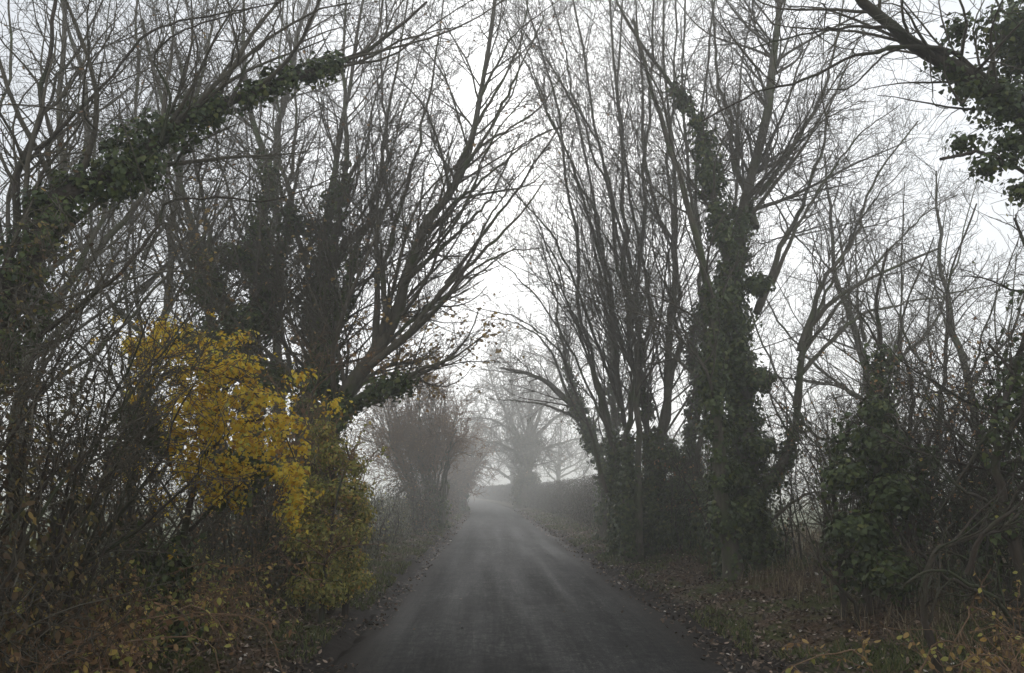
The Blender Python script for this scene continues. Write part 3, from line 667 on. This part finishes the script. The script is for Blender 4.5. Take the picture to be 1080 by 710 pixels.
def dome(cx, y0, w, h, foot, Y, n, r):
    ms = []
    for i in range(n):
        a = (i-(n-1)/2)/((n-1)/2); e = rg0.uniform(.72, 1.05); ex = rg0.normal(0, 5)*w/60
        tx, ty = cx+a*w*e+ex, y0-h*.3-h*.7*e*math.sqrt(max(.05, 1-a*a*.92)); yy = Y+rg0.uniform(-1, 1)*w*Y/F_PX*.5
        ms.append(D([(foot+a*w*.28,y0,Y+rg0.normal(0,.3)),(foot+a*w*.30,y0-h*.25,Y),(cx+a*w*.55+(foot-cx)*.4,y0-h*.5,(Y+yy)/2),(tx,ty,yy)], (r,r*.25), True, IV(r,.0,.4,cpm=2), wob=.05))
    return ms
plant('hedgerow_tree', 'rounded bushy tree with many brown twiggy stems on the left where the lane narrows', 'tree', dome(436, 560, 66, 168, 450, 30, 24, .065),
  [dict(A[0], n=4.4, t0=.42, rmin=.009, ang=(18,50), lmax=1.7, up=.02, lf=(.25,.45)), dict(A[1], n=4.4, rmin=.008, lmax=1., up=.01), dict(A[2], n=4, rmin=.007, lmax=.6, up=.01)], 28, twig='twig_brown', ivy_size=.11, ivy_dens=.4, ivy_tpl=KITE, sides=7,
  foliage=[dict(name='leaves', n=2.6, size=.06, mat='brown', lev=0, tpl=KITE)])

# ---------- hedges, bushes and far trees
def side_pts(side, off0, off1, Y0, Y1, h, n, rg, top=.12, power=1.):
    """points through the body of a hedge that runs beside the lane"""
    Y = Y0+(Y1-Y0)*rg.random(n); o = off0+(off1-off0)*rg.random(n)
    X = xc(Y)+side*(ROAD_W+o+.25*(vnoise(Y*.9, o*0, 31)-.5))
    hh = h*(1+top*2*(vnoise(Y*1.3, o*3, 32)-.5)); u = rg.random(n)**power
    mid = (off0+off1)/2; edge = 1-.35*(np.abs(o-mid)/((off1-off0)/2))**4
    Z = ground(X, Y)+hh*u*edge
    out = np.c_[-side*np.sign(mid-o), np.zeros(n), u*1.5-.4]
    ok = in_view(np.c_[X, Y, Z], .15)
    return np.c_[X, Y, Z][ok], out[ok]
def hedge_stems(side, off0, off1, Y0, Y1, h, n, rg, spread=.2, lean=0., r=(.014, .005)):
    out = []
    for i in range(n):
        Y = Y0+(Y1-Y0)*(i+rg.random())/n; X = float(xc(Y))+side*(ROAD_W+rg.uniform(off0, off1)); z = float(ground(X, Y))
        hh = h*rg.uniform(.55, 1.05); dx, dy = rg.normal(0, spread, 2); dx -= side*lean
        k = rg.normal(0, .05, 2)
        out.append((np.array([[X, Y, z-.08], [X+dx*.25*hh+k[0], Y+dy*.25*hh+k[1], z+hh*.4], [X+dx*.7*hh-k[0], Y+dy*.6*hh, z+hh*.75], [X+dx*1.0*hh, Y+dy*.9*hh, z+hh]]), rg.uniform(.7, 1.4)*r[0], r[1]))
    return out
rh = np.random.default_rng(77)
def lvs(kind, side, o0, o1, Y0, Y1, h, n, size, tpl=OVAL, power=1., top=.12, nm='leaves'):
    p, o = side_pts(side, o0, o1, Y0, Y1, h, n, rh, top, power)
    return (nm, kind, [leaves(p, o, size, tpl, rh)])
TH = [dict(T[0], n=4, lmax=1.1), dict(T[1], n=5, lmax=.6), dict(T[2], n=5, lmax=.3)]

# left, from the camera outwards
hedge('tangled_hedge', 'nearest stretch of hedge on the left, a dark tangle of bare leaning stems', 'hedge',
      hedge_stems(-1, 1.2, 2.8, 2.9, 5.8, 2.4, 80, rh, .22, .12, (.016, .004)), [dict(T[0], n=4.5, lmax=1.), dict(T[1], n=6, lmax=.6), dict(T[2], n=6, lmax=.3)], 41,
      foliage=[dict(name='leaves', n=4.5, size=.03, mat='dark_leaf', clump=2, thr=.4)], extra=[lvs('dark_leaf', -1, 1.0, 2.6, 3., 6, 2.0, 8000, .045, nm='undergrowth_leaves')])
hedge('thorn_hedge', 'thin see-through stretch of bare hedge under the yellow maple', 'hedge',
      hedge_stems(-1, 1.5, 2.6, 5.8, 9.2, 1.9, 70, rh, .25, .05), TH, 42,
      foliage=[dict(name='leaves', n=2.6, size=.035, mat='brown', clump=2, thr=.45)], extra=[lvs('olive', -1, .9, 2.0, 5.8, 9., .75, 1500, .04, nm='undergrowth_leaves')])
hedge('mixed_hedge', 'shadowy hedge with dry leaves below the three ivy clad trunks', 'hedge',
      hedge_stems(-1, 1.2, 2.2, 9.2, 14, 2.3, 60, rh, .18), TH, 43,
      foliage=[dict(name='leaves', n=2.5, size=.045, mat='brown')], extra=[lvs('ivy_warm', -1, 1.0, 2.1, 9.8, 14.5, 1.7, 5000, .05, nm='ivy')])
hedge('wild_hedge', 'uneven grey hedge with thin upright shoots between hawthorn and rounded bushy tree', 'hedge',
      hedge_stems(-1, 1.0, 2.2, 14, 24, 1.35, 100, rh, .12), [dict(T[0], n=4, lmax=.9, up=.06), dict(T[1], n=4, lmax=.5)], 44,
      foliage=[dict(name='leaves', n=2, size=.06, mat='olive', clump=1.2, thr=.4)], extra=[lvs('ivy_warm', -1, .9, 2.1, 14, 26, 1.15, 10000, .065, nm='ivy')])
hedge('clipped_hedge', 'brown clipped hedge on the left beneath and beyond the rounded bushy tree', 'hedge',
      hedge_stems(-1, .5, 1.8, 25, 76, 1.9, 200, rh, .12), [dict(T[0], n=4, lmax=.7, rmin=.005), dict(T[1], n=4, lmax=.4, rmin=.005)], 45,
      extra=[lvs('hedge_leaf', -1, .4, 1.9, 25, 76, 1.85, 42000, .06, KITE, top=.05), lvs('brown', -1, .4, 1.9, 25, 76, 1.8, 8000, .06, KITE, nm='brown_leaves', top=.05)])
# right
hedge('clipped_hedge', 'long flat topped clipped hedge on the right leading to the misty tree', 'hedge',
      hedge_stems(1, 1.25, 2.5, 21, 78, 1.68, 220, rh, .1), [dict(T[0], n=4, lmax=.6, rmin=.005), dict(T[1], n=4, lmax=.4, rmin=.005)], 46,
      extra=[lvs('hedge_leaf', 1, 1.15, 2.6, 21, 78, 1.74, 70000, .06, KITE, top=.02), lvs('ivy', 1, 1.15, 2.6, 21, 78, 1.7, 9000, .06, KITE, nm='green_leaves', top=.03)])
hedge('wild_hedge', 'dark ivy and bramble hedge filling in between the poles and the big ivy trunk', 'hedge',
      hedge_stems(1, 1.5, 2.8, 12.8, 21, 2.2, 100, rh, .15), TH, 47,
      foliage=[dict(name='leaves', n=1.2, size=.05, mat='brown', clump=1.5, thr=.5)], extra=[lvs('ivy', 1, 1.4, 2.9, 12.9, 21, 1.7, 10500, .06, IVY, nm='ivy', top=.4, power=1.3)])
hedge('thorn_hedge', 'open bare thorn hedge with pale field showing through beside the big ivy trunk', 'hedge',
      hedge_stems(1, 2.3, 3.5, 8.6, 12.8, 2.4, 80, rh, .22), [dict(T[0], n=5, lmax=1.1), dict(T[1], n=6, lmax=.6), dict(T[2], n=6, lmax=.3)], 48,
      foliage=[dict(name='leaves', n=.7, size=.04, mat='brown', clump=2, thr=.5)])
hedge('thorn_hedge', 'dark thorny stretch of hedge behind the ivy bush at the right edge', 'hedge',
      hedge_stems(1, 2.3, 3.5, 4.6, 8.8, 2.3, 85, rh, .3), [dict(T[0], n=6, lmax=.9), dict(T[1], n=7, lmax=.5), dict(T[2], n=6, lmax=.3)], 49, twig='bark_dark',
      extra=[lvs('ivy', 1, 2.3, 3.5, 5.6, 8.8, 1.75, 4200, .045, IVY, nm='ivy', top=.5, power=.9)],
      foliage=[dict(name='leaves', n=1.4, size=.04, mat='brown', clump=2, thr=.45)])
# bramble in the right corner
bs = []
for i in range(26):
    Y = rh.uniform(3.9, 5.4); X = rh.uniform(2.5, 3.7); z = float(ground(X, Y)); a = rh.uniform(0, 6.28); l = rh.uniform(.5, 1.1); hh = rh.uniform(.3, .75)
    bs.append((np.array([[X, Y, z-.05], [X+.3*l*math.cos(a), Y+.3*l*math.sin(a), z+hh*.8], [X+.7*l*math.cos(a), Y+.7*l*math.sin(a), z+hh], [X+l*math.cos(a), Y+l*math.sin(a), z+hh*.6]]), .007, .003))
hedge('bramble', 'low bramble patch with arching stems and yellowed leaves in the bottom right corner', 'bramble', bs,
      [dict(T[0], n=5, lmax=.4, ang=(30, 70)), dict(T[1], n=6, lmax=.25)], 50, mat='twig_brown', twig='twig_brown',
      foliage=[dict(name='leaves', n=9, size=.04, mat='tan', lev=0, clump=2.5, thr=.5), dict(name='green_leaves', n=5, size=.04, mat='olive', lev=0, clump=3, thr=.5)])
hedge('bramble', 'low bramble patch with brown and olive leaves at the foot of the left hedge', 'bramble',
      [(np.array([[X, Y, float(ground(X, Y))-.05], [X+.3*math.cos(a)*l, Y+.3*math.sin(a)*l, float(ground(X, Y))+.4*l], [X+.8*math.cos(a)*l, Y+.8*math.sin(a)*l, float(ground(X, Y))+.45*l], [X+math.cos(a)*l, Y+math.sin(a)*l, float(ground(X, Y))+.2*l]]), .006, .003)
       for X, Y, a, l in [(rh.uniform(-3.2, -2.2), rh.uniform(3.7, 8.5), rh.uniform(0, 6.28), rh.uniform(.5, 1.2)) for i in range(60)]],
      [dict(T[0], n=5, lmax=.4, ang=(30, 70)), dict(T[1], n=6, lmax=.25)], 51, mat='twig_brown', twig='twig_brown',
      foliage=[dict(name='leaves', n=5, size=.045, mat='brown', lev=0, clump=2.5, thr=.45), dict(name='green_leaves', n=4, size=.045, mat='olive', lev=0, clump=3, thr=.5)])

# trees behind the hedges
def stand(name, label, px, Y, h, r, seed, lv, n=5, spread=.35, twig='twig', fol=None, group=None, ivy=None, low=.12, k=1., rmin=.0034, **kw):
    rg = np.random.default_rng(seed); X = at(px, 512, Y)[0]; z = float(ground(X, Y))
    toP = lambda p: (*[float(v[0]) for v in project(np.array([p]))[:2]], p[1])
    ms = [D([toP((X, Y, z)), toP((X+rg.normal(0, .1), Y, z+h*.35)), toP((X+rg.normal(0, .3), Y+rg.normal(0, .3), z+h*.7)), toP((X+rg.normal(0, .5), Y, z+h))], (r, r*.12), True, ivy, k=k)]
    for i in range(n):
        a = i*2.4+rg.uniform(-.5, .5); t = low+(.55-low)*i/n; L = h*(1-t)*rg.uniform(.65, .9); s = spread*rg.uniform(.7, 1.3)
        p0 = np.array([X, Y, z+h*t]); dv = np.array([math.cos(a)*s, math.sin(a)*s*.6, 1.])
        p1 = p0+dv*np.array([1.3, 1.3, .7])*L*.4; p2 = p0+dv*L
        ms.append(D([toP(p0), toP(p1), toP(p2)], (r*.55, r*.08), k=k))
    lv = [dict(d, rmin=rmin) for d in lv]
    return plant(name, label, 'tree', ms, lv, seed, twig=twig, foliage=fol, group=group, sides=8, **kw)
stand('bare_tree', 'wide bare tree in the field right of the big ivy trunk, its twigs hazy', 925, 17, 8.6, .15, 61, [dict(A[0], n=2.6), dict(A[1], n=3.8), dict(A[2], n=4), dict(A[3], n=4)], 8, .55)
stand('bare_tree', 'bare tree in the field behind the ivy bush at the far right', 1035, 14, 7.0, .12, 62, [dict(A[0], n=2.6), dict(A[1], n=3.8), dict(A[2], n=4.4), dict(A[3], n=4)], 7, .5)
stand('bare_tree', 'bare tree behind the left hedge, seen under the leaning ivy limb', 130, 16, 12, .15, 63, [dict(A[0], n=2.), dict(A[1], n=3), dict(A[2], n=3.4), dict(A[3], n=3)], 7, .4)
stand('bare_tree', 'tall bare tree rising behind the three ivy clad trunks on the left', 300, 17, 14, .17, 64, [dict(A[0], n=2.), dict(A[1], n=3), dict(A[2], n=3.4), dict(A[3], n=3)], 7, .35)
stand('bare_tree', 'bare tree at the far left edge behind the tangled hedge', 25, 13, 11, .13, 65, [dict(A[0], n=2.), dict(A[1], n=3), dict(A[2], n=3.4), dict(A[3], n=3)], 7, .4)
# the misty trees at the far bend
plant('pollard_tree', 'misty stout tree with ivy on its trunk and low spreading boughs beyond the clipped hedge', 'tree', [
    D([(556,533,67),(554,505,67),(555,475,67),(558,440,67),(562,400,67)], (.75,.12), True, IV(.4,.0,.55,cpm=9,clump=(.3,.6))),
    D([(556,480,67),(540,455,67),(520,443,66),(498,440,65)], (.22,.04)), D([(556,470,67),(580,445,67),(602,432,67),(622,430,67)], (.22,.04)),
    D([(556,475,67),(535,435,68),(520,400,68),(512,380,68)], (.2,.04)), D([(557,470,67),(575,425,66),(590,395,66),(600,378,66)], (.2,.04)),
    D([(556,465,67),(545,420,65),(540,385,65),(538,360,65)], (.18,.04)), D([(556,480,67),(590,468,69),(612,462,69)], (.2,.04)),
    D([(556,485,67),(530,470,65),(508,465,65)], (.2,.04)), D([(558,450,67),(572,410,69),(570,375,69)], (.2,.04)),
  ], [dict(A[0], n=3.2, rmin=.026, ang=(30,80), up=.005, lf=(.3,.6)), dict(A[1], n=2.6, rmin=.020, up=.01), dict(A[2], n=2.4, rmin=.017, up=.0), dict(A[3], n=1.6, rmin=.014)], 71, ivy='ivy_warm', ivy_size=.2, ivy_tpl=KITE,
  foliage=[dict(name='leaves', n=.7, size=.14, mat='brown', lev=2, tpl=KITE, clump=.4, thr=.42)],
  blobs=[dict(c=[at(555,480,67), at(556,505,67), at(550,465,67), at(562,465,67)], r=[1.25,1.2,.95,1.0], n=5200, size=.2, tpl=KITE)], sides=8)
plant('rounded_tree', 'rounded misty tree standing behind the left clipped hedge just before the bend', 'tree', dome(488, 542, 30, 96, 484, 58, 18, .09),
  [dict(A[0], n=3.4, rmin=.018, ang=(20,65), up=.02), dict(A[1], n=3.6, rmin=.016, up=.01), dict(A[2], n=3.4, rmin=.014, up=.01)], 72, twig='twig_brown', ivy_size=.16, ivy_dens=.5, ivy_tpl=KITE, sides=7,
  foliage=[dict(name='leaves', n=1.6, size=.11, mat='brown', lev=0, tpl=KITE)])
stand('far_tree', 'faint broad tree closing the view beyond the bend', 476, 100, 12, .4, 73, [dict(A[0], n=1.4*1.6, ang=(30,75), up=.0, lf=(.3,.55)), dict(A[1], n=1.6), dict(A[2], n=2)],  12, .75, low=.1, rmin=.014, fol=[dict(name='leaves', n=.3, size=.2, mat='brown', lev=1, tpl=KITE)])
stand('far_tree', 'faint tree above the far hedge, left of the misty stout tree', 541, 105, 13, .4, 74, [dict(A[0], n=1.4*1.6, ang=(30,75), up=.0, lf=(.3,.55)), dict(A[1], n=1.6), dict(A[2], n=2)],  12, .75, low=.15, rmin=.014)
stand('far_tree', 'faint tree behind the right clipped hedge, beyond the misty stout tree', 590, 98, 11, .35, 75, [dict(A[0], n=1.4*1.6, ang=(30,75), up=.0, lf=(.3,.55)), dict(A[1], n=1.6), dict(A[2], n=2)],  12, .75, low=.15, rmin=.014)
stand('far_tree', 'faint slim tree above the left hedge at the bend', 452, 75, 10, .35, 76, [dict(A[0], n=1.6*1.6, ang=(30,75), up=.0, lf=(.3,.55)), dict(A[1], n=1.8), dict(A[2], n=2)],  12, .75, low=.1, rmin=.012)
# hedge that runs round the outside of the bend
rgb = np.random.default_rng(9)
def bend_hedge():
    n = 26000; Y = rgb.uniform(78, 150, n); o = rgb.uniform(1.2, 2.6, n); X = xc(Y)+ROAD_W+o
    Z = ground(X, Y)+rgb.random(n)*1.9*(1+.15*(vnoise(Y*.5, o, 3)-.5))
    P = np.c_[X, Y, Z]; c0 = P.mean(0); c0[2] = 0
    root = tag(empty('distant_hedge', c0), 'distant hedge curving round the outside of the bend, lost in mist', 'hedge')
    st = [(np.array([[x, y, -.1], [x+.1, y, .9], [x, y+.1, 1.7]])) for x, y in zip(X[:150], Y[:150])]
    tube_obj('stems', [(np.stack([catmull(s, 6) for s in st]), np.full((150, 6), .025), 5)], M['bark_dark'], root, c0)
    leaf_obj('leaves', [leaves(P, rgb.normal(0, 1, (n, 3)), .16, KITE, rgb)], M['hedge_leaf'], root, c0)
bend_hedge()

# ---------- verge: fallen leaves, grass, stalks (nobody could count them)
rl = np.random.default_rng(99)
def scatter(n, s0, s1, Y0, Y1, both=True, side=None, p=1.):
    u = rl.random(n); Y = Y0*(Y1/Y0)**u
    sd = np.where(rl.random(n) < .5, -1, 1) if side is None else np.full(n, side)
    s = s0+(s1-s0)*rl.random(n)**p; X = xc(Y)+sd*(ROAD_W+s)
    return X, Y, s, sd
X, Y, s, sd = scatter(120000, -.32, 3.2, 2.6, 60, p=.85)
keep = (vnoise(X*1.1, Y*1.1, 61)*.6+vnoise(X*4, Y*4, 62)*.4 > .36-.08*(s > .5)) & ((s > .12) | (rl.random(len(s)) < .30+.25*(vnoise(Y*1.4, s*0+sd, 66) > .5)))
X, Y, s = X[keep], Y[keep], s[keep]
Z = np.maximum(ground(X, Y)+.008, np.where(s < .06, road_z(X, Y)+.01, -1))+rl.random(len(X))*.02
P = np.c_[X, Y, Z]; ok = in_view(P, .08); P = P[ok]; sz = .036+.0011*P[:, 1]
lf = leaves(P, rl.normal([0, 0, 1.3], .45, (len(P), 3)), sz, OVAL, rl, droop=0)
tag(leaf_obj('leaf_litter', [lf], M['litter']), 'brown fallen leaves scattered along both verges', 'leaf litter', kind='stuff')
# sparse leaves blown on to the tarmac
X = xc(0)+rl.uniform(-1.6, 1.6, 160); Y = 2.8*(28/2.8)**rl.random(160); keep = np.abs(X-.33) > rl.random(160)*1.6; X, Y = X[keep]-.33+xc(Y[keep]), Y[keep]
tag(leaf_obj('fallen_leaves', [leaves(np.c_[X, Y, road_z(X, Y)+.012], rl.normal([0, 0, 2.], .3, (len(X), 3)), .04, OVAL, rl, droop=0)], M['litter']), 'few wet leaves lying on the tarmac', 'fallen leaves', kind='stuff')
def blades(n, s0, s1, Y0, Y1, h, mat, name, label, cat, thr, seed, lean=.5, w=.0035, side=None, p=1.):
    X, Y, s, sd = scatter(n, s0, s1, Y0, Y1, side=side, p=p)
    k = vnoise(X*.9, Y*.9, seed)*.65+vnoise(X*3.5, Y*3.5, seed+1)*.35 > thr
    X, Y = X[k], Y[k]; P = np.c_[X, Y, ground(X, Y)-.01]; P = P[in_view(P, .08)]; N = len(P)
    hh = h*rl.uniform(.4, 1.2, N); dr = rl.normal(0, lean, (N, 2))*hh[:, None]; ww = w*(1+P[:, 1]*.12)
    a = rl.uniform(0, np.pi, N); sx = np.c_[np.cos(a), np.sin(a), 0*a]*ww[:, None]
    mid = P+np.c_[dr*.35, hh*.6]; tip = P+np.c_[dr, hh*.95]
    V = np.stack([P-sx, P+sx, mid-sx*.8, mid+sx*.8, tip], 1).reshape(-1, 3); b0 = (np.arange(N)*5)[:, None]
    Fa = np.concatenate([b0+[0, 1, 3], b0+[0, 3, 2], b0+[2, 3, 4]], 1).reshape(-1, 3)
    tag(leaf_obj(name, [(V, Fa)], M[mat]), label, cat, kind='stuff')
blades(130000, .12, 2.8, 2.8, 60, .09, 'grass', 'grass', 'short green grass growing through the leaves on the verges', 'grass', .49, 70)
blades(15000, 1.3, 3.4, 3.2, 30, .30, 'straw', 'dead_grass', 'pale dead stalks and grasses along the foot of the hedges', 'dead grass', .48, 80, lean=.35, w=.002)
blades(12000, 3.2, 8, 6, 22, .28, 'straw', 'field_grass', 'tall pale grass at the field edge behind the right hedge', 'field grass', .35, 90, lean=.3, w=.003, side=1)

# ---------- the mist
zmax = 6.
for o in COL.objects:
    if o.type == 'MESH':
        c = np.empty(len(o.data.vertices)*3, np.float32); o.data.vertices.foreach_get('co', c)
        zmax = max(zmax, float(c[2::3].max())+(o.parent.location[2] if o.parent else 0))
hb = [(-275, 275), (-14, 495), (-1.6, max(zmax, CAM_H)+1.)]
V = [(x, y, z) for z in hb[2] for y in hb[1] for x in hb[0]]
me = bpy.data.meshes.new('haze'); me.from_pydata(V, [], [(0, 2, 3, 1), (4, 5, 7, 6), (0, 1, 5, 4), (2, 6, 7, 3), (0, 4, 6, 2), (1, 3, 7, 5)])
hz = bpy.data.objects.new('haze', me); COL.objects.link(hz)
hm = bpy.data.materials.new('mist'); hm.use_nodes = True; n = hm.node_tree; n.nodes.clear()
o_ = n.nodes.new('ShaderNodeOutputMaterial'); pv = n.nodes.new('ShaderNodeVolumePrincipled')
pv.inputs['Color'].default_value = (1, .992, .970, 1); pv.inputs['Density'].default_value = HAZE_DENSITY; pv.inputs['Anisotropy'].default_value = .6
n.links.new(pv.outputs[0], o_.inputs['Volume']); me.materials.append(hm); tag(hz, kind='stuff')
print('top of scene', zmax, 'tris', sum(len(o.data.polygons) for o in COL.objects if o.type == 'MESH'))
